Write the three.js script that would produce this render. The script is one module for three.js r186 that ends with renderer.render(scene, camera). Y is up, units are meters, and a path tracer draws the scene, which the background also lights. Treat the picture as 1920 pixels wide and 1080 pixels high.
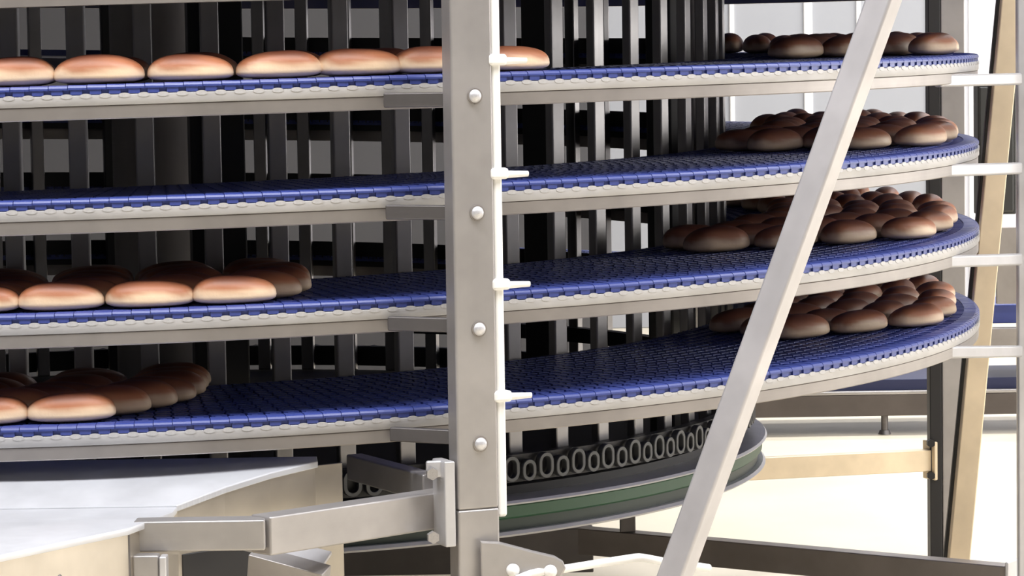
import * as THREE from 'three';
import { RoundedBoxGeometry } from 'three/addons/geometries/RoundedBoxGeometry.js';
import { mergeGeometries as mergeRaw, mergeVertices, toCreasedNormals } from 'three/addons/utils/BufferGeometryUtils.js';
import { RectAreaLightUniformsLib } from 'three/addons/lights/RectAreaLightUniformsLib.js';

// ---------------------------------------------------------------- camera, light, exposure
const scene = new THREE.Scene();
const EYE = 1.4;
const camera = new THREE.PerspectiveCamera(2 * Math.atan(540 / 5287.1) * 180 / Math.PI, 1920 / 1080, 0.1, 60);
camera.position.set(0, EYE, 0);
camera.rotation.set(-0.0726, 0, -0.0155, 'YXZ');
const renderer = new THREE.WebGLRenderer({ antialias: true });
renderer.toneMapping = THREE.LinearToneMapping;
renderer.toneMappingExposure = 0.95;
renderer.shadowMap.enabled = true;
renderer.shadowMap.type = THREE.PCFSoftShadowMap;
RectAreaLightUniformsLib.init();
scene.background = new THREE.Color(0.02, 0.02, 0.02);

const ROOM = { x0: -8, x1: 7.5, z0: -16, z1: 6, h: 5.2 };
const LAMPS = [                                // x, z, width (x), depth (z), radiance of the panel
  [-2.4, 3.6, 1.8, 0.9, 3], [0.6, 3.6, 1.8, 0.9, 3],
  [-2.9, -3.4, 1.8, 0.9, 33], [-0.5, -3.4, 1.8, 0.9, 33], [1.9, -3.4, 1.8, 0.9, 33],
  [4.6, -3.6, 1.8, 0.9, 14], [4.6, -6.8, 1.8, 0.9, 34],
  [1.6, -11.0, 1.8, 0.9, 32], [4.4, -11.0, 1.8, 0.9, 32],
  [2.0, -14.0, 1.8, 0.9, 20], [4.8, -14.0, 1.8, 0.9, 20],
];

const SIDE_PANEL = { width: 5.0, height: 2.4, nits: 3.2 };   // added light panel, fills from the right

// ---------------------------------------------------------------- spiral geometry
const AX = -0.8577, AZ = -6.9413;             // axis of the spiral
const R = 1.9844, RI = 1.4;                   // outer and inner belt edge
const PITCH = 0.2, SLOPE = PITCH / (2 * Math.PI), H0 = EYE + 0.0064;
const BELT_T = 0.0173;
const D2R = Math.PI / 180;
const LINKS = 370, STEP = 2 * Math.PI / LINKS;
const tierY = (k, th) => H0 - PITCH * (k - 1) + SLOPE * th;
const onSpiral = (r, th, y) => new THREE.Vector3(AX + r * Math.sin(th), y, AZ + r * Math.cos(th));

// ---------------------------------------------------------------- helpers
const mergeGeometries = (list) => mergeRaw(list.map(g => g.index ? g.toNonIndexed() : g));
function rng(seed) { let s = seed >>> 0; return () => { s = (s + 0x6D2B79F5) >>> 0; let t = s; t = Math.imul(t ^ (t >>> 15), t | 1); t ^= t + Math.imul(t ^ (t >>> 7), t | 61); return ((t ^ (t >>> 14)) >>> 0) / 4294967296; }; }
const used = {};
function numbered(n) { const c = used[n] || 0; used[n] = c + 1; return c ? n + '_' + String(c).padStart(3, '0') : n; }
function tag(o, label, category, group, kind) {
  if (label) o.userData.label = label;
  if (category) o.userData.category = category;
  if (group) o.userData.group = group;
  if (kind) o.userData.kind = kind;
  return o;
}
function thing(name, label, category, pos = [0, 0, 0], ry = 0, group) {
  const g = new THREE.Group(); g.name = numbered(name); g.position.set(...pos); g.rotation.y = ry; scene.add(g);
  return tag(g, label, category, group);
}
function part(parent, name, geo, mat, label) {
  const m = new THREE.Mesh(geo, mat); m.name = name; parent.add(m); if (label) m.userData.label = label; return m;
}
function single(name, geo, mat, label, category, group, pos) {
  const m = new THREE.Mesh(geo, mat); m.name = numbered(name); if (pos) m.position.set(...pos); scene.add(m);
  return tag(m, label, category, group);
}
function structure(name, geo, mat, parent) {
  const m = new THREE.Mesh(geo, mat); m.name = name; (parent || scene).add(m); if (!parent) m.userData.kind = 'structure'; return m;
}
// uv in metres from position, by dominant normal; the long axis runs along u
function uvBox(g) {
  const p = g.attributes.position, n = g.attributes.normal, uv = new Float32Array(p.count * 2);
  g.computeBoundingBox(); const s = g.boundingBox.getSize(new THREE.Vector3());
  for (let i = 0; i < p.count; i++) {
    const a = Math.abs(n.getX(i)), b = Math.abs(n.getY(i)), c = Math.abs(n.getZ(i));
    let u, v, su, sv;
    if (a >= b && a >= c) { u = p.getZ(i); v = p.getY(i); su = s.z; sv = s.y; }
    else if (b >= c) { u = p.getX(i); v = p.getZ(i); su = s.x; sv = s.z; }
    else { u = p.getX(i); v = p.getY(i); su = s.x; sv = s.y; }
    if (sv > su) [u, v] = [v, u];
    uv[2 * i] = u; uv[2 * i + 1] = v;
  }
  g.setAttribute('uv', new THREE.BufferAttribute(uv, 2)); return g;
}
const rbox = (w, h, d, r = 0.003, seg = 2) => uvBox(new RoundedBoxGeometry(w, h, d, seg, Math.min(r, w / 2.01, h / 2.01, d / 2.01)));
function moved(g, x, y, z, rx = 0, ry = 0, rz = 0) {
  g.applyMatrix4(new THREE.Matrix4().compose(new THREE.Vector3(x, y, z), new THREE.Quaternion().setFromEuler(new THREE.Euler(rx, ry, rz, 'YXZ')), new THREE.Vector3(1, 1, 1)));
  return g;
}
// a rectangular tube from a to b: w across, h along the given up direction
function bar(a, b, w, h, up = [0, 1, 0], r = 0.003) {
  const A = new THREE.Vector3(...a), B = new THREE.Vector3(...b), d = B.clone().sub(A), L = d.length(); d.normalize();
  const U = new THREE.Vector3(...up); U.addScaledVector(d, -U.dot(d)).normalize();
  const W = new THREE.Vector3().crossVectors(d, U);
  const g = rbox(L, h, w, r);
  g.applyMatrix4(new THREE.Matrix4().makeBasis(d, U, W)); g.translate((A.x + B.x) / 2, (A.y + B.y) / 2, (A.z + B.z) / 2);
  return g;
}
function soup(pos, uv) {
  const g = new THREE.BufferGeometry();
  g.setAttribute('position', new THREE.Float32BufferAttribute(pos, 3));
  g.setAttribute('uv', new THREE.Float32BufferAttribute(uv, 2));
  g.computeVertexNormals(); return g;
}
// sweep a closed (r, y) profile about the spiral axis (axis-local space, angle 0 towards +z)
function sweep(profile, t0, t1, n, slope = 0, yAdj = null) {
  const pos = [], uv = [], P = profile.length;
  const at = (i, j) => { const t = t0 + (t1 - t0) * i / n, [r, y] = profile[j % P]; return [r * Math.sin(t), y + slope * t + (yAdj ? yAdj(t) : 0), r * Math.cos(t)]; };
  const len = [0]; for (let j = 0; j < P; j++) { const a = profile[j], b = profile[(j + 1) % P]; len.push(len[j] + Math.hypot(a[0] - b[0], a[1] - b[1])); }
  const put = (i, j) => { pos.push(...at(i, j)); uv.push((t0 + (t1 - t0) * i / n) * profile[j % P][0], len[j]); };
  for (let j = 0; j < P; j++) for (let i = 0; i < n; i++) { put(i, j); put(i + 1, j); put(i + 1, j + 1); put(i, j); put(i + 1, j + 1); put(i, j + 1); }
  for (const i of [0, n]) for (let j = 1; j < P - 1; j++) { put(i, 0); put(i, j); put(i, j + 1); }
  return toCreasedNormals(soup(pos, uv), 0.6);
}
// wedge between two radii and two angles (fractions of a link), six faces
function wedge(r0, r1, a0, a1, y0, y1, b0 = a0, b1 = a1) {   // a: angles at r0, b: angles at r1
  const q = (r, a, y) => [r * Math.sin(a * STEP), y, r * Math.cos(a * STEP)];
  const v = [q(r0, a0, y0), q(r0, a1, y0), q(r1, b1, y0), q(r1, b0, y0), q(r0, a0, y1), q(r0, a1, y1), q(r1, b1, y1), q(r1, b0, y1)];
  const f = [[0, 3, 2, 1], [4, 5, 6, 7], [0, 1, 5, 4], [3, 7, 6, 2], [0, 4, 7, 3], [1, 2, 6, 5]];
  const pos = [], uv = [];
  for (const [a, b, c, d] of f) for (const i of [a, b, c, a, c, d]) { pos.push(...v[i]); uv.push(v[i][0], v[i][2]); }
  // orient outwards
  const g = soup(pos, uv); return g;
}
function extrudeXY(pts, depth, bevel = 0.002) {
  const s = new THREE.Shape(pts.map(p => new THREE.Vector2(p[0], p[1])));
  return uvBox(new THREE.ExtrudeGeometry(s, { depth, bevelEnabled: bevel > 0, bevelThickness: bevel, bevelSize: bevel, bevelSegments: 2, curveSegments: 10 }));
}
function prismXZ(pts, y0, y1) {               // plan polygon (x, z) extruded upwards
  const s = new THREE.Shape(pts.map(p => new THREE.Vector2(p[0], -p[1])));
  const g = new THREE.ExtrudeGeometry(s, { depth: y1 - y0, bevelEnabled: true, bevelThickness: 0.002, bevelSize: 0.002, bevelSegments: 2 });
  g.rotateX(-Math.PI / 2); g.translate(0, y0, 0); g.computeVertexNormals(); return uvBox(toCreasedNormals(g, 0.5));
}
function tube(pts, r, seg = 40) { return new THREE.TubeGeometry(new THREE.CatmullRomCurve3(pts.map(p => new THREE.Vector3(...p)), false, 'catmullrom', 0.15), seg, r, 10, false); }
function domeHead(r, h) {                      // dome-head screw along +z
  const g = new THREE.LatheGeometry([[0, h], [r * 0.45, h * 0.93], [r * 0.8, h * 0.62], [r, h * 0.15], [r * 1.02, 0], [0, 0]].map(a => new THREE.Vector2(...a)), 20);
  g.rotateX(Math.PI / 2); return g;
}
function hexHead(r, h) { const g = new THREE.CylinderGeometry(r, r, h, 6); g.rotateX(Math.PI / 2); return toCreasedNormals(g, 0.3); }

// ---------------------------------------------------------------- textures and materials
function noiseTex(w, h, sx, sy, seed, lo, hi, oct = 3) {
  const r = rng(seed), data = new Uint8Array(w * h * 4), acc = new Float32Array(w * h);
  let amp = 1, tot = 0;
  for (let o = 0; o < oct; o++) {
    const gx = Math.max(2, Math.round(w / sx * 2 ** o)), gy = Math.max(2, Math.round(h / sy * 2 ** o));
    const G = new Float32Array(gx * gy); for (let i = 0; i < G.length; i++) G[i] = r();
    for (let y = 0; y < h; y++) for (let x = 0; x < w; x++) {
      const fx = x / w * gx, fy = y / h * gy, x0 = Math.floor(fx) % gx, y0 = Math.floor(fy) % gy, x1 = (x0 + 1) % gx, y1 = (y0 + 1) % gy;
      let tx = fx - Math.floor(fx), ty = fy - Math.floor(fy); tx = tx * tx * (3 - 2 * tx); ty = ty * ty * (3 - 2 * ty);
      acc[y * w + x] += amp * ((G[y0 * gx + x0] * (1 - tx) + G[y0 * gx + x1] * tx) * (1 - ty) + (G[y1 * gx + x0] * (1 - tx) + G[y1 * gx + x1] * tx) * ty);
    }
    tot += amp; amp *= 0.55;
  }
  for (let i = 0; i < w * h; i++) { const v = Math.round(255 * (lo + (hi - lo) * acc[i] / tot)); data[4 * i] = data[4 * i + 1] = data[4 * i + 2] = v; data[4 * i + 3] = 255; }
  const t = new THREE.DataTexture(data, w, h); t.wrapS = t.wrapT = THREE.RepeatWrapping; t.magFilter = THREE.LinearFilter; t.minFilter = THREE.LinearMipmapLinearFilter; t.generateMipmaps = true; t.needsUpdate = true; return t;
}
const rep = (t, x, y) => { const c = t.clone(); c.repeat.set(x, y); c.needsUpdate = true; return c; };
const brushed = noiseTex(512, 512, 220, 3, 11, 0.8, 1.0, 2);
const blotch = noiseTex(256, 256, 40, 40, 12, 0.72, 1.0, 4);
const lin = (r, g, b) => new THREE.Color().setRGB(r, g, b);
const steelMap = rep(blotch, 2, 2);
function steel(color, rough, metal = 0.85, bump = 0.00008) {
  return new THREE.MeshStandardMaterial({ color, metalness: metal, roughness: rough, roughnessMap: rep(brushed, 3, 6), bumpMap: rep(brushed, 5, 10), bumpScale: bump, map: steelMap });
}
const M = {
  steel: steel(lin(0.48, 0.455, 0.445), 0.46, 0.6),
  steelRail: steel(lin(0.37, 0.34, 0.32), 0.5, 0.65),
  steelBright: steel(lin(0.72, 0.71, 0.73), 0.42, 0.5),
  steelDark: steel(lin(0.2, 0.185, 0.18), 0.5, 0.7),
  drumSteel: steel(lin(0.34, 0.33, 0.335), 0.38, 0.97),
  beam: steel(lin(0.36, 0.32, 0.3), 0.4, 0.7),
  conveyorFrame: steel(lin(0.13, 0.11, 0.1), 0.5, 0.5),
  sheet: steel(lin(0.74, 0.75, 0.79), 0.42, 0.35),
  floorTintSteel: steel(lin(0.92, 0.76, 0.54), 0.42, 0.3),  // leaning bar: cream floor reflection put into the colour
  housing: steel(lin(0.62, 0.565, 0.49), 0.4, 0.85, 0.00001),
  armSteel: steel(lin(0.5, 0.49, 0.5), 0.42, 0.4, 0.00002),
  braceSteel: steel(lin(0.6, 0.58, 0.6), 0.4, 0.4, 0.00002),
  beltShaded: new THREE.MeshStandardMaterial({ color: lin(0.015, 0.02, 0.07), roughness: 0.5 }),  // feed conveyor blue, darkened in the colour for its shade
  beltBlue: new THREE.MeshPhysicalMaterial({ color: lin(0.04, 0.06, 0.25), roughness: 0.4, metalness: 0, clearcoat: 0.15, clearcoatRoughness: 0.4 }),
  whitePlastic: new THREE.MeshStandardMaterial({ color: lin(0.86, 0.85, 0.83), roughness: 0.45 }),
  wearStrip: new THREE.MeshStandardMaterial({ color: lin(0.54, 0.525, 0.52), roughness: 0.5, map: steelMap }),
  blackPlastic: new THREE.MeshStandardMaterial({ color: lin(0.014, 0.013, 0.014), roughness: 0.5 }),
  chain: new THREE.MeshStandardMaterial({ color: lin(0.085, 0.087, 0.09), roughness: 0.45, metalness: 0.4 }),
  green: new THREE.MeshStandardMaterial({ color: lin(0.018, 0.07, 0.032), roughness: 0.45 }),
  greenDark: new THREE.MeshStandardMaterial({ color: lin(0.02, 0.035, 0.028), roughness: 0.5 }),
  floor: new THREE.MeshStandardMaterial({ color: lin(0.88, 0.79, 0.62), roughness: 0.42, map: rep(noiseTex(256, 256, 30, 30, 21, 0.86, 1.0, 4), 0.35, 0.35) }),
  wallDim: new THREE.MeshStandardMaterial({ color: lin(0.2, 0.2, 0.21), roughness: 0.75 }),
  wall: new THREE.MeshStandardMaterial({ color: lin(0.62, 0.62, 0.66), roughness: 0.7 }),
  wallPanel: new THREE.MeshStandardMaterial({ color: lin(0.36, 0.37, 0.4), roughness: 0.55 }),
  seam: new THREE.MeshStandardMaterial({ color: lin(0.9, 0.9, 0.9), roughness: 0.5 }),
  partition: new THREE.MeshStandardMaterial({ color: lin(0.075, 0.073, 0.078), roughness: 0.7 }),  // dimness of the left background put into the colour
  ceiling: new THREE.MeshStandardMaterial({ color: lin(0.2, 0.2, 0.21), roughness: 0.8 }),
  cabinet: new THREE.MeshStandardMaterial({ color: lin(0.035, 0.035, 0.034), roughness: 0.55, map: steelMap }),
  lampGlow: new THREE.MeshStandardMaterial({ color: 0xffffff, emissive: lin(1, 0.97, 0.93), emissiveIntensity: 3, roughness: 0.6 }),
  addedPanelGlow: new THREE.MeshStandardMaterial({ color: 0xffffff, emissive: lin(1, 0.98, 0.95), emissiveIntensity: 2, roughness: 0.6 }),  // glow of the added panel on the right wall
  bun: new THREE.MeshPhysicalMaterial({ color: 0xffffff, vertexColors: true, roughness: 0.5, sheen: 0.15, sheenRoughness: 0.6, bumpMap: rep(blotch, 3, 3), bumpScale: 0.0012 }),
};

// ---------------------------------------------------------------- the hall
{
  const { x0, x1, z0, z1, h } = ROOM, w = x1 - x0, d = z1 - z0, cx = (x0 + x1) / 2, cz = (z0 + z1) / 2;
  const slab = (a, b, c, x, y, z) => { const g = new THREE.BoxGeometry(a, b, c); g.translate(x, y, z); return uvBox(g); };
  structure('floor', slab(w + 0.4, 0.2, d + 0.4, cx, -0.1, cz), M.floor);
  structure('ceiling', slab(w + 0.4, 0.2, d + 0.4, cx, h + 0.1, cz), M.ceiling);
  structure('wall_left', slab(0.2, h, d, x0 - 0.1, h / 2, cz), M.wallDim);
  structure('wall_right', slab(0.2, h, d, x1 + 0.1, h / 2, cz), M.wall);
  structure('wall_front', slab(w + 0.4, h, 0.2, cx, h / 2, z1 + 0.1), M.wallDim);
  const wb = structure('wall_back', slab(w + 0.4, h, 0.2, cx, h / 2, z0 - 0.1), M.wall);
  // light sandwich panels standing proud of the back wall, with raised joint strips between them
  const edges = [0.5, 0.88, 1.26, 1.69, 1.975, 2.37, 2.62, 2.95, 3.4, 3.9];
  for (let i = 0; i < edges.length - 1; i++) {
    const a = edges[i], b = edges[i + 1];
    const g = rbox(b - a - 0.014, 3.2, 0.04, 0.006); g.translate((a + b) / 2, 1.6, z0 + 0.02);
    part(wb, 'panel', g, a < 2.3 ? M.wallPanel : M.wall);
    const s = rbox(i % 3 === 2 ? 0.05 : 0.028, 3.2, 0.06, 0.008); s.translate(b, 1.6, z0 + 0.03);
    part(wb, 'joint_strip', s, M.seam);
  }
  // added wall panels behind the drum, their dark colour standing for a dimmer wall
  const pg = thing('wall_dimmed', null, null, [0, 0, 0]); pg.userData.kind = 'structure';
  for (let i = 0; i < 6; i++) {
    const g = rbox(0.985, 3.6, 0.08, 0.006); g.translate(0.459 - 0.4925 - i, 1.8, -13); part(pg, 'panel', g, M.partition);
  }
}
// glowing panel added on the right-hand wall, unseen, to side-light the rolls
{
  const w = new THREE.Group(); w.name = 'added_light_panel_1'; w.userData.kind = 'structure'; w.position.set(ROOM.x1 - 0.02, 2.1, -8.6); w.rotation.y = -Math.PI / 2; scene.add(w);
  const { width, height, nits } = SIDE_PANEL;
  structure('light_panel_face', moved(rbox(width, height, 0.02, 0.004), 0, 0, 0), M.addedPanelGlow, w);
  for (const [a, b, x, y] of [[width + 0.16, 0.08, 0, height / 2 + 0.04], [width + 0.16, 0.08, 0, -height / 2 - 0.04], [0.08, height, -width / 2 - 0.04, 0], [0.08, height, width / 2 + 0.04, 0]])
    structure('light_panel_frame', moved(rbox(a, b, 0.08, 0.006), x, y, 0.01), M.whitePlastic, w);
  const l = new THREE.RectAreaLight(lin(1, 0.97, 0.93), nits, width, height); l.position.set(0, 0, 0.06); l.rotation.y = Math.PI; l.name = 'added_panel_light'; w.add(l);
}
// ceiling lamps
{
  const proto = new THREE.Group();
  const housing = new THREE.Mesh(rbox(1.86, 0.07, 0.96, 0.01), M.whitePlastic); housing.name = 'housing'; housing.position.y = 0.01; proto.add(housing);
  const diff = new THREE.Mesh(rbox(1.78, 0.02, 0.88, 0.004), M.lampGlow); diff.name = 'diffuser'; diff.position.y = -0.03; proto.add(diff);
  LAMPS.forEach(([x, z, w, d, nits]) => {
    const g = proto.clone(); g.name = numbered('ceiling_light'); g.position.set(x, ROOM.h - 0.045, z); scene.add(g);
    tag(g, 'flat white ceiling panel light above the hall', 'lamp', 'ceiling panel lights');
    const l = new THREE.RectAreaLight(lin(0.97, 0.975, 1), nits, w, d); l.position.set(0, -0.05, 0); l.rotation.x = -Math.PI / 2; l.name = 'lamp_light'; g.add(l);
  });
}

// ---------------------------------------------------------------- belts
const ORD = { 1: 'topmost', 2: 'second from top', 3: 'third from top', 4: 'lowest' };
function linkPrism(profile, a0, a1) {            // (r, y) profile between two link angles
  const pos = [], uv = [], q = ([r, y], a) => [r * Math.sin(a * STEP), y, r * Math.cos(a * STEP)];
  const put = (v) => { pos.push(...v); uv.push(v[0], v[1]); }, n = profile.length;
  for (let i = 0; i < n; i++) { const a = q(profile[i], a0), b = q(profile[i], a1), c = q(profile[(i + 1) % n], a1), d = q(profile[(i + 1) % n], a0); for (const v of [a, b, c, a, c, d]) put(v); }
  for (const t of [a0, a1]) for (let i = 1; i < n - 1; i++) for (const k of [0, i, i + 1]) put(q(profile[k], t));
  return soup(pos, uv);
}
function linkGeometry() {
  const G = [];
  G.push(wedge(RI, R - 0.03, -0.5, 0.5, -0.013, -0.006));                       // web
  G.push(wedge(RI, R - 0.004, -0.16, 0.2, -0.0125, -0.0012));                   // cross rib
  const n = 17;
  for (let i = 0; i < n; i++) {                                                 // zigzag fingers
    const r0 = RI + 0.01 + (R - 0.055 - RI) * i / n, s = i % 2 ? 0.12 : -0.12;
    G.push(wedge(r0, r0 + 0.016, -0.5 + (s > 0 ? 0.14 : 0), 0.5 - (s > 0 ? 0 : 0.14), -0.0085, 0, -0.5 + (s > 0 ? 0 : 0.14), 0.5 - (s > 0 ? 0.14 : 0)));
  }
  G.push(linkPrism([[R - 0.036, -0.0085], [R, -0.0085], [R, -0.0052], [R - 0.0022, -0.0018], [R - 0.0085, 0], [R - 0.036, 0]], -0.5, 0.46)); // edge plate with a chamfer
  G.push(wedge(R - 0.03, R - 0.004, 0.3, 0.62, -0.0095, -0.002));               // hinge eye, set back
  G.push(wedge(R - 0.03, R - 0.005, -0.5, 0.5, -0.0168, -0.0085));              // skirt behind the tabs
  G.push(wedge(R - 0.03, R - 0.0016, -0.45, 0.3, -BELT_T, -0.0085, -0.38, 0.22)); // guide tab
  return mergeGeometries(G);
}
const linkGeo = linkGeometry();
const VISIBLE0 = -4, LINK_N = 74;
const sag = (k) => k === 1 ? (t) => 0.0035 * Math.sin(Math.max(-1.6, Math.min(1.6, (t / D2R - 30) / 16))) * -1 * (t > 0 && t < 1.4 ? 1 : 0) : (t) => 0;
for (let k = 1; k <= 4; k++) {
  const belt = thing('conveyor_belt', `${ORD[k] === 'topmost' ? 'topmost blue belt' : ORD[k] === 'lowest' ? 'lowest blue belt' : 'blue belt ' + ORD[k]} of the spiral, made of hinged plastic links`, 'conveyor belt', [AX, tierY(k, 0), AZ]);
  const first = Math.round(VISIBLE0 * D2R / STEP);
  for (let i = 0; i < LINK_N; i++) {
    const m = part(belt, 'belt_link', linkGeo, M.beltBlue); m.rotation.y = (first + i) * STEP; m.position.y = SLOPE * (first + i) * STEP;
  }
  const rest = new THREE.InstancedMesh(linkGeo, M.beltBlue, LINKS - LINK_N); rest.name = 'belt_link_run'; rest.userData.kind = 'stuff';
  let c = 0; const mm = new THREE.Matrix4();
  for (let i = -LINKS / 2; i < LINKS / 2; i++) {
    if (i >= first && i < first + LINK_N) continue;
    mm.makeRotationY(i * STEP); mm.setPosition(0, SLOPE * i * STEP, 0); rest.setMatrixAt(c++, mm);
  }
  rest.count = c; belt.add(rest);
  // the curved track the belt slides on
  const track = thing('belt_track', `curved steel track with pale sliding strip under the ${ORD[k]} ${k === 1 || k === 4 ? '' : 'tier '}blue belt`.replace(/  /g, ' '), 'track', [AX, tierY(k, 0), AZ]);
  const PI = Math.PI, y = -BELT_T;
  const strip = [sweep([[R - 0.03, y - 0.0195], [R - 0.001, y - 0.0195], [R + 0.0005, y - 0.017], [R, y - 0.002], [R - 0.004, y - 0.0005], [R - 0.03, y - 0.0005]], -PI, PI, 240, SLOPE)];
  for (let i = -8; i < 100; i++) {               // scalloped upper lip of the strip, one hump per link
    const t = (i + 0.42) * STEP, g = new THREE.CylinderGeometry(0.0105, 0.0105, 0.0024, 14); g.rotateX(Math.PI / 2); g.scale(1, 0.4, 1);
    g.translate(0, y - 0.0026, R - 0.0003); g.rotateY(t); g.translate(0, SLOPE * t, 0); strip.push(g);
  }
  part(track, 'sliding_strip', mergeGeometries(strip), M.wearStrip, 'pale scalloped sliding strip');
  part(track, 'outer_rail', sweep([[R - 0.036, y - 0.044], [R - 0.004, y - 0.044], [R - 0.002, y - 0.042], [R - 0.002, y - 0.0215], [R - 0.004, y - 0.0197], [R - 0.036, y - 0.0197]], -PI, PI, 240, SLOPE), M.steelRail);
  for (const [a, b] of [[-PI, -1.9], [1.9, PI]]) part(track, 'added_dark_strip', sweep([[RI + 0.012, -0.03], [RI + 0.02, -0.03], [RI + 0.02, 0.042], [RI + 0.012, 0.042]], a, b, 60, SLOPE), M.blackPlastic, 'black strip in place of dark rolls on the far side');  // black strips added where the far rolls and belts look dark
  part(track, 'inner_rail', sweep([[RI + 0.03, y - 0.044], [RI + 0.06, y - 0.044], [RI + 0.06, y - 0.001], [RI + 0.03, y - 0.001]], -PI, PI, 160, SLOPE), M.steelRail);
}
// the spiral climbs on above the picture
for (let k = 0; k >= -2; k--) {
  const belt = thing('conveyor_belt', ['blue belt tier next above the picture', 'blue belt tier two above the picture', 'blue belt tier three above the picture'][-k], 'conveyor belt', [AX, tierY(k, 0), AZ]);
  part(belt, 'belt_surface', sweep([[RI, -BELT_T], [R, -BELT_T], [R, 0], [RI, 0]], -Math.PI, Math.PI, 160, SLOPE), M.beltBlue);
  part(belt, 'track', sweep([[R - 0.036, -0.061], [R - 0.002, -0.061], [R - 0.002, -BELT_T], [R - 0.036, -BELT_T]], -Math.PI, Math.PI, 160, SLOPE), M.steelRail);
}

// ---------------------------------------------------------------- drum
{
  const drum = thing('spiral_drum', 'round cage of upright grey steel bars turning inside the spiral of belts', 'drum', [AX, 0, AZ]);
  const barGeo = rbox(0.037, 2.1, 0.022, 0.004);
  for (let i = 0; i < 66; i++) {
    const t = (0.3 + i * 360 / 66) * D2R, m = part(drum, 'drum_bar', barGeo, M.drumSteel);
    m.position.set(1.374 * Math.sin(t), 0.565 + 1.05, 1.374 * Math.cos(t)); m.rotation.y = t;
  }
  part(drum, 'unseen_top_plate', sweep([[0.05, 2.62], [1.99, 2.62], [1.99, 2.64], [0.05, 2.64]], -Math.PI, Math.PI, 96), M.steelDark);  // unseen cover, added to keep ceiling light out of the drum
  part(drum, 'base_plate', sweep([[0.12, 0.545], [1.40, 0.545], [1.40, 0.563], [0.12, 0.563]], -Math.PI, Math.PI, 96), M.blackPlastic);
  // inner frame: six posts added in black to darken the drum, three hoops
  for (let i = 0; i < 6; i++) {
    const t = (12 + i * 60) * D2R, g = rbox(0.11, 2.06, 0.06, 0.005); const m = part(drum, 'added_inner_post', g, M.blackPlastic);
    m.position.set(1.28 * Math.sin(t), 1.59, 1.28 * Math.cos(t)); m.rotation.y = t;
  }
  for (const y of [0.7, 1.92]) part(drum, 'hoop', sweep([[1.33, y - 0.02], [1.362, y - 0.02], [1.362, y + 0.02], [1.33, y + 0.02]], -Math.PI, Math.PI, 96), M.blackPlastic);
  part(drum, 'centre_shaft', moved(new THREE.CylinderGeometry(0.12, 0.12, 2.08, 24), 0, 1.6, 0), M.steelDark);
}
// chain round the foot of the drum
{
  const chain = thing('drive_chain', 'dark roller chain running round the foot of the drum above the green band', 'chain', [AX, 0, AZ]);
  const shape = (w, h, hole) => {
    const s = new THREE.Shape(); const rr = w / 2;
    s.absarc(0, h / 2 - rr, rr, 0, Math.PI, false); s.absarc(0, -h / 2 + rr, rr, Math.PI, 2 * Math.PI, false);
    const q = new THREE.Path(); const r2 = hole; q.absarc(0, h / 2 - rr, r2, 0, Math.PI, false); q.absarc(0, -h / 2 + rr, r2, Math.PI, 2 * Math.PI, false); s.holes.push(q);
    const g = new THREE.ExtrudeGeometry(s, { depth: 0.012, bevelEnabled: true, bevelThickness: 0.0015, bevelSize: 0.001, bevelSegments: 1, curveSegments: 8 }); return g;
  };
  const A = shape(0.038, 0.052, 0.0125), B = shape(0.034, 0.043, 0.0105);
  const N = 200, dt = 2 * Math.PI / N, rest = [];
  for (let i = 0; i < N; i++) {
    const t = i * dt, deg = (t / D2R + 360) % 360, y = 0.604 + (i % 2 ? -0.004 : 0.002);
    if (deg > 14 && deg < 92) { const m = part(chain, 'chain_link', i % 2 ? B : A, M.chain); m.position.set(1.437 * Math.sin(t), y, 1.437 * Math.cos(t)); m.rotation.y = t; }
    else { const g = (i % 2 ? B : A).clone(); g.rotateY(t); g.translate(1.437 * Math.sin(t), y, 1.437 * Math.cos(t)); rest.push(g); }
  }
  tag(part(chain, 'chain_run', mergeGeometries(rest), M.chain), null, null, null, 'stuff');
  part(chain, 'chain_bed', sweep([[1.405, 0.575], [1.43, 0.575], [1.43, 0.632], [1.405, 0.632]], -Math.PI, Math.PI, 120), M.blackPlastic);
}
{
  const ring = thing('base_ring', 'curved drum foot with a green band between two thin steel rims', 'ring', [AX, 0, AZ]);
  const P2 = Math.PI, f = (p, n = 144) => sweep(p, -P2, P2, n);
  part(ring, 'top_rim', f([[1.30, 0.536], [1.474, 0.536], [1.478, 0.54], [1.474, 0.545], [1.30, 0.545]]), M.steelBright);
  part(ring, 'green_band', f([[1.40, 0.506], [1.462, 0.506], [1.466, 0.510], [1.466, 0.532], [1.462, 0.536], [1.40, 0.536]]), M.green, 'green plastic band');
  part(ring, 'lower_band', f([[1.40, 0.481], [1.455, 0.481], [1.455, 0.506], [1.40, 0.506]]), M.greenDark);
  part(ring, 'bottom_rim', f([[1.30, 0.470], [1.468, 0.470], [1.474, 0.475], [1.468, 0.481], [1.30, 0.481]]), M.steelBright);
  for (const [x, z] of [[0.287, -7.17], [-0.9, -7.26]]) {   // short feet standing on the floor beams
    const m = part(ring, 'foot', rbox(0.04, 0.226, 0.034, 0.003), M.steelDark); m.position.set(x - AX, 0.3605, z - AZ);
  }
  part(ring, 'under_plate', sweep([[0.1, 0.472], [1.31, 0.472], [1.31, 0.48], [0.1, 0.48]], -P2, P2, 96), M.steelDark);
}

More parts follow.
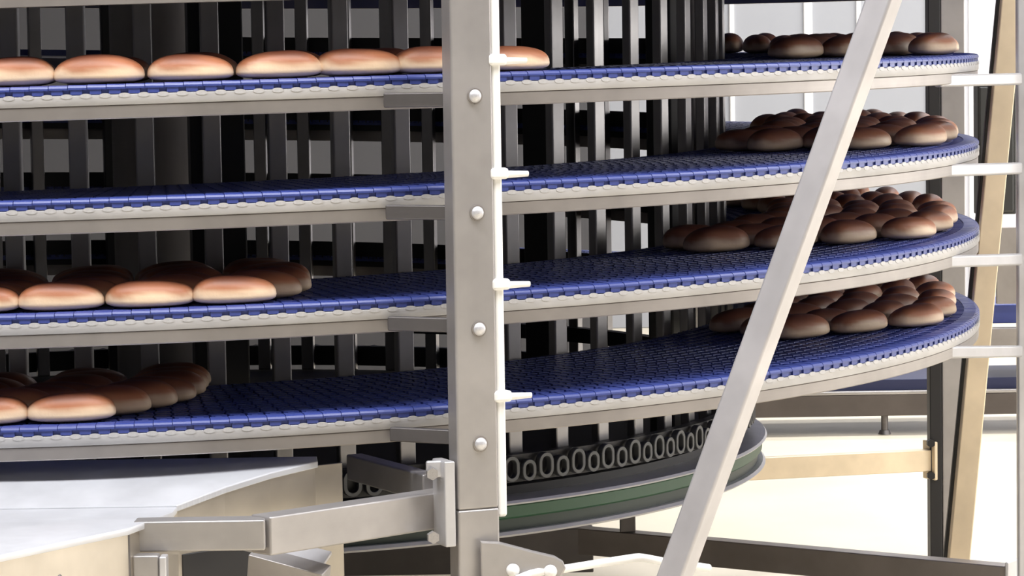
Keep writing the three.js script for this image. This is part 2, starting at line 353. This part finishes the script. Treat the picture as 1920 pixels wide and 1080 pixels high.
// ---------------------------------------------------------------- columns, arms, braces
{
  const TH = 23.4 * D2R;
  const col = thing('support_column', 'wide grey steel column with four round bolts in front of the belts', 'column', [-0.0735, 0, -4.972], TH);
  part(col, 'upper_post', moved(rbox(0.078, 2.0, 0.044, 0.005, 3), 0, 0.648 + 1.0, 0), M.steel);
  part(col, 'lower_post', moved(rbox(0.0795, 0.648, 0.0455, 0.005, 3), 0, 0.324, 0), M.steel);
  const strip = part(col, 'edge_strip', moved(rbox(0.018, 1.98, 0.03, 0.006, 3), 0.0483, 1.62, 0.004), M.whitePlastic, 'white plastic strip along the right edge');
  [1.441, 1.241, 1.045, 0.846].forEach((y) => {
    const m = part(col, 'guide_peg', moved(rbox(0.034, 0.02, 0.03, 0.006, 3), 0.05, 0, 0.012), M.whitePlastic, 'white plastic peg'); m.position.y = y;
    part(m, 'peg_tip', moved(new THREE.CylinderGeometry(0.005, 0.0072, 0.05, 14), 0.084, -0.002, 0.012, 0, 0, -Math.PI / 2), M.whitePlastic);
  });
  [[0.005, 1.378], [0.006, 1.173], [0.006, 0.968], [0.005, 0.764]].forEach(([x, y]) => {
    const m = part(col, 'bolt', domeHead(0.0115, 0.009), M.steelBright, 'round bolt head'); m.position.set(x, y, 0.0235);
    part(m, 'washer', moved(new THREE.CylinderGeometry(0.0142, 0.0145, 0.0018, 24), 0, 0, -0.0006, Math.PI / 2), M.steelRail);
  });
  for (let k = 1; k <= 4; k++) {                 // arms that carry the tracks, running left from the column
    const yk = tierY(k, 20 * D2R) - 0.045;
    const a = onSpiral(1.995, 18.6 * D2R, yk), b = new THREE.Vector3(-0.095, yk, -4.985);
    const loc = (v) => { const q = v.clone().sub(col.position).applyAxisAngle(new THREE.Vector3(0, 1, 0), -TH); return [q.x, q.y, q.z]; };
    part(col, 'track_arm', bar(loc(a), loc(b), 0.016, 0.026), M.steelDark);
  }
  // right-hand column at the frame edge
  const colR = thing('support_column', 'pale grey steel column cut off by the right edge of the picture', 'column', [1.226, 0, -6.52], -0.12);
  part(colR, 'post', moved(rbox(0.11, 2.62, 0.06, 0.006, 3), 0, 1.31, 0), M.steelBright);
  const ya = [[1.39, 1.391], [1.195, 1.187], [0.997, 0.978], [0.799, 0.766]];
  ya.forEach(([y0, y1]) => {
    const loc = (v) => { const q = new THREE.Vector3(...v).sub(colR.position).applyAxisAngle(new THREE.Vector3(0, 1, 0), 0.12); return [q.x, q.y, q.z]; };
    const arm = part(colR, 'track_arm', bar(loc([0.93, y0, -6.13]), loc([1.165, y1, -6.46]), 0.02, 0.027, [0, 1, 0], 0.005), M.armSteel, 'pale arm reaching to the track');
  });
}
// leaning brace in front of the belts
{
  const br = thing('diagonal_brace', 'pale square steel tube leaning right in front of the belts', 'brace', [0, 0, 0]);
  const a = [0.215, 0.3, -5.09], b = [0.829, 1.95, -5.09];
  // square tube turned so that two faces show
  const g = bar(a, b, 0.05, 0.05, [-0.49, 0.18, 0.85], 0.006);
  part(br, 'tube', g, M.braceSteel);
}
{
  const br = thing('diagonal_brace', 'steel bar with yellowish painted reflection leaning right behind the white arms', 'brace', [0, 0, 0]);
  part(br, 'tube', bar([1.09, 0.0, -7.0], [1.262, 1.75, -7.0], 0.03, 0.054, [1, 0, 0], 0.004), M.floorTintSteel);
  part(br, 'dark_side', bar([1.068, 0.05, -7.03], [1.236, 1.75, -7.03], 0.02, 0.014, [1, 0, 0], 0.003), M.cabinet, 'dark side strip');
}
{
  const p = thing('rear_post', 'upright steel post with a black left side behind the belt ends', 'post', [1.236, 0, -8.0]);
  part(p, 'post', moved(rbox(0.068, 2.6, 0.06, 0.004), 0.016, 1.3, 0), M.steel);
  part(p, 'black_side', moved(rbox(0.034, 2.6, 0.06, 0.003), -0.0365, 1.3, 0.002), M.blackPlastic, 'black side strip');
  for (const y of [0.36, 0.267]) part(p, 'bolt', moved(hexHead(0.012, 0.02), -0.052, y, 0.034), M.blackPlastic);
}
// beams low on the right
{
  const b1 = thing('base_beam', 'long dark steel floor beam low at right, running under the posts', 'beam', [0, 0, 0]);
  part(b1, 'tube', bar([0.17, 0.214, -7.254], [1.171, 0.214, -6.58], 0.05, 0.068), M.beam);
  part(b1, 'end_plate', bar([1.166, 0.2, -6.583], [1.172, 0.2, -6.579], 0.07, 0.12), M.steelBright);
  const b2 = thing('base_beam', 'dark steel floor beam seen low behind the wide column', 'beam', [0, 0, 0]);
  part(b2, 'tube', bar([-1.6, 0.19, -7.26], [0.2, 0.19, -7.26], 0.06, 0.115), M.steelDark);
  const b3 = thing('tie_beam', 'warm steel tie bar between the drum foot and the rear post', 'beam', [0, 0, 0]);
  part(b3, 'tube', bar([0.5, 0.332, -7.66], [1.185, 0.309, -7.985], 0.03, 0.062), M.floorTintSteel);
  part(b3, 'end_plate', bar([1.18, 0.309, -7.982], [1.19, 0.309, -7.987], 0.06, 0.11), M.floorTintSteel);
}

// ---------------------------------------------------------------- sheet-metal housing and frame beam at lower left
{
  const hs = thing('drive_housing', 'low sheet metal housing with a bright flat top at lower left', 'machine housing', [0, 0, 0]);
  part(hs, 'front_sheet', prismXZ([[-1.6, -4.12], [-0.965, -4.135], [-0.808, -4.374], [-0.641, -4.624], [-0.589, -4.79], [-0.589, -4.848], [-1.6, -4.848]], 0.666, 0.674), M.sheet, 'bright front top sheet');
  const K = 0.2474, rise = (z) => 0.676 + K * Math.max(0, -z - 4.856);   // the rear sheet climbs gently
  const rear = prismXZ([[-1.6, -4.856], [-0.589, -4.856], [-0.511, -4.937], [-0.435, -5.0], [-0.357, -5.048], [-0.36, -5.07], [-1.6, -5.07]], 0.668, 0.676);
  { const p = rear.attributes.position; for (let q = 0; q < p.count; q++) p.setY(q, p.getY(q) + K * Math.max(0, -p.getZ(q) - 4.856)); rear.computeVertexNormals(); }
  part(hs, 'rear_sheet', rear, M.sheet, 'bluish rear top sheet');
  const wallPts = [[-1.58, -4.14], [-0.97, -4.15], [-0.813, -4.384], [-0.647, -4.632], [-0.592, -4.862], [-0.516, -4.942], [-0.44, -5.005], [-0.362, -5.054], [-0.314, -5.066]];
  for (let i = 0; i < wallPts.length - 1; i++) {
    const [xa, za] = wallPts[i], [xb, zb] = wallPts[i + 1], L = Math.hypot(xb - xa, zb - za);
    const g = extrudeXY([[0, 0.07], [L, 0.07], [L, rise(zb) - 0.009], [0, rise(za) - 0.009]], 0.004, 0.001);
    g.rotateY(Math.atan2(-(zb - za), xb - xa)); g.translate(xa, 0, za);
    part(hs, 'side_panel', g, M.housing);
  }
  part(hs, 'rear_panel', moved(rbox(1.2, 0.6, 0.006, 0.002), -0.96, 0.37, -5.08), M.steelDark);
  part(hs, 'dark_recess_plate', bar([-0.583, 0.335, -4.866], [-0.44, 0.335, -4.995], 0.006, 0.51, [0, 1, 0], 0.002), M.blackPlastic, 'black plate for the shaded recess');  // black plate laid on the side panel to draw the shaded recess
  for (const [x, y, z] of [[-0.735, 0.618, -4.492], [-0.78, 0.612, -4.425]]) part(hs, 'rivet', moved(domeHead(0.005, 0.003), x, y, z, 0, 0.98, 0), M.steelDark);
}
{
  const fb = thing('frame_beam', 'square steel frame beam bolted to the left side of the wide column', 'beam', [0, 0, 0]);
  part(fb, 'front_tube', bar([-0.641, 0.651, -4.705], [-0.42, 0.651, -4.705], 0.05, 0.052, [0, 1, 0], 0.004), M.steel);
  part(fb, 'angled_tube', bar([-0.43, 0.647, -4.707], [-0.128, 0.641, -5.03], 0.05, 0.066, [0, 1, 0], 0.004), M.steel);
  part(fb, 'weld_seam', bar([-0.418, 0.62, -4.679], [-0.418, 0.678, -4.679], 0.008, 0.008), M.steelDark);
  const pl = part(fb, 'end_plate', moved(rbox(0.02, 0.152, 0.06, 0.003), -0.126, 0.661, -4.955, 0, 0.41, 0), M.steelBright, 'bright clamp plate');
  part(fb, 'clamp_flange', moved(rbox(0.03, 0.03, 0.012, 0.004), -0.142, 0.722, -4.945, 0, 0.2, 0), M.steelBright);
  for (const [x, y] of [[-0.146, 0.716], [-0.146, 0.603]]) part(fb, 'bolt', moved(hexHead(0.011, 0.014), x, y, -4.928, 0, 0.2, 0), M.steel);
  part(fb, 'leg', moved(rbox(0.044, 0.62, 0.03, 0.004), -0.617, 0.315, -4.662), M.steel);
  part(fb, 'leg_flange', moved(rbox(0.012, 0.618, 0.034, 0.003), -0.588, 0.314, -4.66), M.steelBright);
  part(fb, 'corner_plate', moved(rbox(0.017, 0.67, 0.05, 0.003), -0.649, 0.338, -4.655), M.steelDark);
  part(fb, 'bolt', moved(domeHead(0.006, 0.005), -0.6495, 0.661, -4.63), M.steelBright);
}
{ // arm running back from the column foot
  const a = thing('floor_arm', 'white topped steel arm running back from the column clamp', 'beam', [0, 0, 0]);
  part(a, 'tube', bar([-0.15, 0.675, -5.04], [-0.31, 0.664, -5.42], 0.034, 0.05, [0, 1, 0], 0.004), M.steel);
}
{ // folded plates under the frame beam
  const fp = thing('folded_plate', 'bright folded steel plate under the angled frame beam', 'plate', [0, 0, 0]);
  part(fp, 'upper_fold', bar([-0.47, 0.606, -4.9], [-0.33, 0.575, -4.86], 0.05, 0.008, [0, 1, 0.5], 0.002), M.steelBright);
  part(fp, 'lower_fold', bar([-0.46, 0.57, -4.86], [-0.33, 0.54, -4.82], 0.04, 0.06, [0, 1, 0.3], 0.002), M.steel);
}
{ // bent plate and rod at the bottom beside the column
  const g = thing('corner_gusset', 'rounded steel gusset plate at the foot of the wide column', 'bracket', [0, 0, -4.945]);
  part(g, 'plate', extrudeXY([[-0.06, 0.45], [-0.06, 0.59], [-0.03, 0.588], [0.03, 0.571], [0.066, 0.562], [0.08, 0.553], [0.084, 0.543], [0.078, 0.531], [0.06, 0.52], [0.03, 0.45]], 0.008, 0.003), M.steel);
  for (const [x, y] of [[-0.006, 0.541], [0.06, 0.538]]) part(g, 'nut', moved(domeHead(0.012, 0.014), x, y, 0.011), M.whitePlastic, 'white round nut');
  const r = single('guard_rod', tube([[0.0, 0.527, -4.92], [0.03, 0.536, -4.93], [0.088, 0.538, -4.96], [0.222, 0.529, -5.12], [0.278, 0.506, -5.2], [0.365, 0.476, -5.3]], 0.0075), M.whitePlastic, 'bent white rod running right from the column foot', 'rod');
}

// ---------------------------------------------------------------- background machinery on the right
{
  const c1 = thing('feed_conveyor', 'low blue feed conveyor with grey side frame behind the posts', 'conveyor', [0, 0, -11]);
  part(c1, 'side_frame', moved(rbox(2.0, 0.085, 0.05, 0.005), 1.75, 0.119, 0), M.conveyorFrame);
  part(c1, 'top_rail', moved(rbox(2.0, 0.014, 0.05, 0.004), 1.75, 0.168, 0.004), M.steel);
  part(c1, 'belt', moved(rbox(2.0, 0.03, 0.5, 0.006), 1.75, 0.2, -0.26), M.beltShaded);
  part(c1, 'front_guard', moved(rbox(2.0, 0.045, 0.02, 0.004), 1.75, 0.196, -0.01), M.beltShaded);
  for (const x of [1.457, 2.5]) { const l = part(c1, 'leg', mergeGeometries([moved(new THREE.CylinderGeometry(0.014, 0.014, 0.08, 12), 0, 0.04, 0), moved(new THREE.CylinderGeometry(0.02, 0.026, 0.016, 16), 0, 0.008, 0)]), M.steelDark); l.position.set(x, 0, -0.02); }
  const c2 = thing('feed_conveyor', 'higher blue conveyor glimpsed between the leaning bar and right column', 'conveyor', [0, 0, -11]);
  part(c2, 'belt', moved(rbox(1.2, 0.075, 0.4, 0.006), 2.46, 0.465, -0.24), M.beltBlue);
  part(c2, 'side_frame', moved(rbox(1.2, 0.09, 0.05, 0.005), 2.46, 0.37, 0), M.steelRail);
  part(c2, 'end_plate', moved(rbox(0.14, 0.3, 0.02, 0.004), 1.96, 0.66, 0.02), M.steelRail);
  for (const x of [2.05, 2.9]) part(c2, 'leg', moved(rbox(0.04, 0.33, 0.04, 0.003), x, 0.165, -0.1), M.steelDark);
  const cb = thing('control_box', 'dark grey control box hanging far behind the leaning yellowish bar', 'control box', [0, 0, -10]);
  part(cb, 'door', moved(rbox(0.12, 0.44, 0.02, 0.006), 1.713, 1.14, 0.06), M.cabinet);
  part(cb, 'body', moved(rbox(0.135, 0.46, 0.1, 0.006), 1.718, 1.14, 0), M.cabinet);
  part(cb, 'mast', moved(rbox(0.035, 3.86, 0.04, 0.006), 1.757, 3.27, 0), M.cabinet);
}

// ---------------------------------------------------------------- bread rolls
function bunGeometry(seed, L = 0.16, W = 0.078, H = 0.052) {
  const r = rng(seed), g0 = new THREE.SphereGeometry(1, 28, 18); let g = mergeVertices(g0.deleteAttribute('uv') && g0.deleteAttribute('normal'), 1e-4);
  const p = g.attributes.position, col = new Float32Array(p.count * 3), uv = new Float32Array(p.count * 2);
  const ph = [r() * 6, r() * 6, r() * 6, r() * 6], bend = (r() - 0.5) * 0.012, skew = (r() - 0.5) * 0.1;
  const cream = [0.82, 0.62, 0.42], gold = [0.37, 0.135, 0.06], crust = [0.16, 0.048, 0.021], under = [0.66, 0.46, 0.28];
  for (let i = 0; i < p.count; i++) {
    let x = p.getX(i), y = p.getY(i), z = p.getZ(i);
    const sp = (v, e) => Math.sign(v) * Math.pow(Math.abs(v), e);
    let X = sp(x, 0.78), Z = sp(z, 0.9), Y = y > 0 ? Math.pow(y, 0.86) : -Math.pow(-y, 0.7) * 0.42;
    const wob = 1 + 0.035 * Math.sin(3 * x + ph[0]) + 0.03 * Math.sin(4 * z + ph[1] + 2 * x) + 0.02 * Math.sin(7 * x + ph[2]);
    const taper = 1 + skew * x;
    X *= L / 2; Z *= W / 2 * wob * taper; Y = (Y + 0.42) / 1.42 * H * (0.97 + 0.05 * Math.sin(2.2 * x + ph[3]));
    Z += bend * (x * x - 0.5);
    p.setXYZ(i, X, Y, Z);
    const h = Math.max(0, Math.min(1, Y / H + 0.06 * Math.sin(5 * x + ph[1]) + 0.04 * Math.sin(9 * z + ph[2])));
    let a, b, t;
    if (h < 0.12) { a = under; b = cream; t = h / 0.12; } else if (h < 0.32) { a = cream; b = cream; t = 0; } else if (h < 0.62) { a = cream; b = gold; t = (h - 0.32) / 0.3; } else { a = gold; b = crust; t = (h - 0.62) / 0.34; }
    t = Math.min(1, t);
    t = t * t * (3 - 2 * t);
    for (let c = 0; c < 3; c++) col[3 * i + c] = a[c] * (1 - t) + b[c] * t;
    uv[2 * i] = X * 8 + seed; uv[2 * i + 1] = (Z + Y) * 8;
  }
  g.setAttribute('color', new THREE.BufferAttribute(col, 3)); g.setAttribute('uv', new THREE.BufferAttribute(uv, 2));
  g.computeVertexNormals(); return g;
}
const bunGeos = [1, 2, 3, 4, 5, 6].map(s => bunGeometry(s));
const br = rng(77);
const bunProto = bunGeos.map(g => { const m = new THREE.Mesh(g, M.bun); m.castShadow = m.receiveShadow = true; return m; });
function bun(k, r, deg, label, group, jitter = 1, turn = 0) {
  const th = deg * D2R, m = bunProto[Math.floor(br() * 6)].clone();
  m.name = numbered('bread_roll'); scene.add(m);
  const rr = r + (br() - 0.5) * 0.01 * jitter;
  m.position.copy(onSpiral(rr, th, tierY(k, th) + 0.0003));
  const flip = br() < 0.5;
  m.rotation.set(0, th - turn + (br() - 0.5) * 0.2 * jitter + (flip ? Math.PI : 0), Math.atan(SLOPE / rr) * Math.cos(turn) * (flip ? -1 : 1), 'YXZ');
  const s = 0.95 + br() * 0.07; m.scale.set(s, 0.94 + br() * 0.12, s);
  return tag(m, label, 'bread roll', group);
}
const ROWS = [1.925, 1.843, 1.761, 1.679, 1.597, 1.515, 1.443];
const NTH = ['first', 'second', 'third', 'fourth', 'fifth', 'sixth', 'seventh'];
const TIER = { 1: 'top belt', 2: 'second belt from top', 3: 'third belt from top', 4: 'lowest belt' };
function leftBatch(k, centres, ends) {
  centres.forEach((d, i) => {
    const l = k === 1 && i === centres.length - 1 ? 'roll on the top belt half hidden behind the wide column' : `${NTH[i]} golden roll from left along the front edge of the ${TIER[k]}`;
    bun(k, ROWS[0], d, l, `front row of rolls at left on the ${TIER[k]}`, 0.6);
  });
  for (let j = 1; j < ROWS.length; j++) {
    const step = 0.166 / ROWS[j] / D2R; let d = ends[j];
    for (let n = 0; d > -5.5; n++, d -= step) bun(k, ROWS[j], d + (br() - 0.5) * 0.4, j < 4 && n < 5 ? `${NTH[n]} roll from right in the ${NTH[j]} row from front, left batch, ${k === 3 ? 'third belt' : TIER[k]}` : `golden roll far behind the front row at left on the ${TIER[k]}`, j < 4 && n < 5 ? `${NTH[j]} row of the left batch on the ${TIER[k]}` : `rolls far behind the front row at left on the ${TIER[k]}`, 0.8);
  }
}
leftBatch(1, [-0.65, 3.9, 8.7, 13.4, 17.75, 22.0, 26.6], [0, 24.5, 25.5]);
leftBatch(3, [-2.9, 1.6, 6.3, 10.75], [0, 12.6, 13.4, 13.9, 14.2, 14.4, 14.6]);
leftBatch(4, [-2.6, 1.95], [0, 3.6, 5.0, 6.1, 6.8, 7.2, 7.6]);
const ROWNAME = ['outermost row', 'second row from the outside', 'third row from the outside'];
function rightBatch(k, rows) {
  rows.forEach(([r, a, b], j) => {
    const step = 6.0, phase = rows[0][1] + j * 0.039 / r / D2R; let n = 0;   // rows stand in a slanted grid
    for (let d = phase + Math.ceil((a - phase) / step) * step; d < b; d += step, n++) {
      const deg = d + (br() - 0.5) * 0.3, T = k === 2 ? 'second belt' : k === 3 ? 'third belt' : TIER[k];
      if (j < 3 && n < 7) bun(k, r, deg, `${NTH[n]} roll from left in the ${ROWNAME[j]}, right batch, ${T}`, `${ROWNAME[j]} of the right batch on the ${TIER[k]}`, 0.8, 0.42);
      else bun(k, r, deg, `browned roll deep inside the crowded right batch on the ${TIER[k]}`, `inner rolls of the right batch on the ${TIER[k]}`, 1, 0.42);
    }
  });
}
rightBatch(1, [[1.885, 76, 112], [1.797, 72, 118], [1.709, 70, 122], [1.621, 68, 122]]);
rightBatch(2, [[1.885, 70, 108], [1.797, 65, 112], [1.709, 62, 112], [1.621, 60.5, 110], [1.533, 62, 105]]);
rightBatch(3, [[1.885, 67, 116], [1.797, 58, 122], [1.709, 53, 124], [1.621, 51.5, 124], [1.533, 53, 118]]);
rightBatch(4, [[1.885, 69, 118], [1.797, 61, 124], [1.709, 57.5, 126], [1.621, 58.5, 126], [1.533, 61, 118]]);

scene.traverse(o => { if (o.isMesh) { o.castShadow = o.receiveShadow = true; } });
scene.add(camera);
renderer.render(scene, camera);
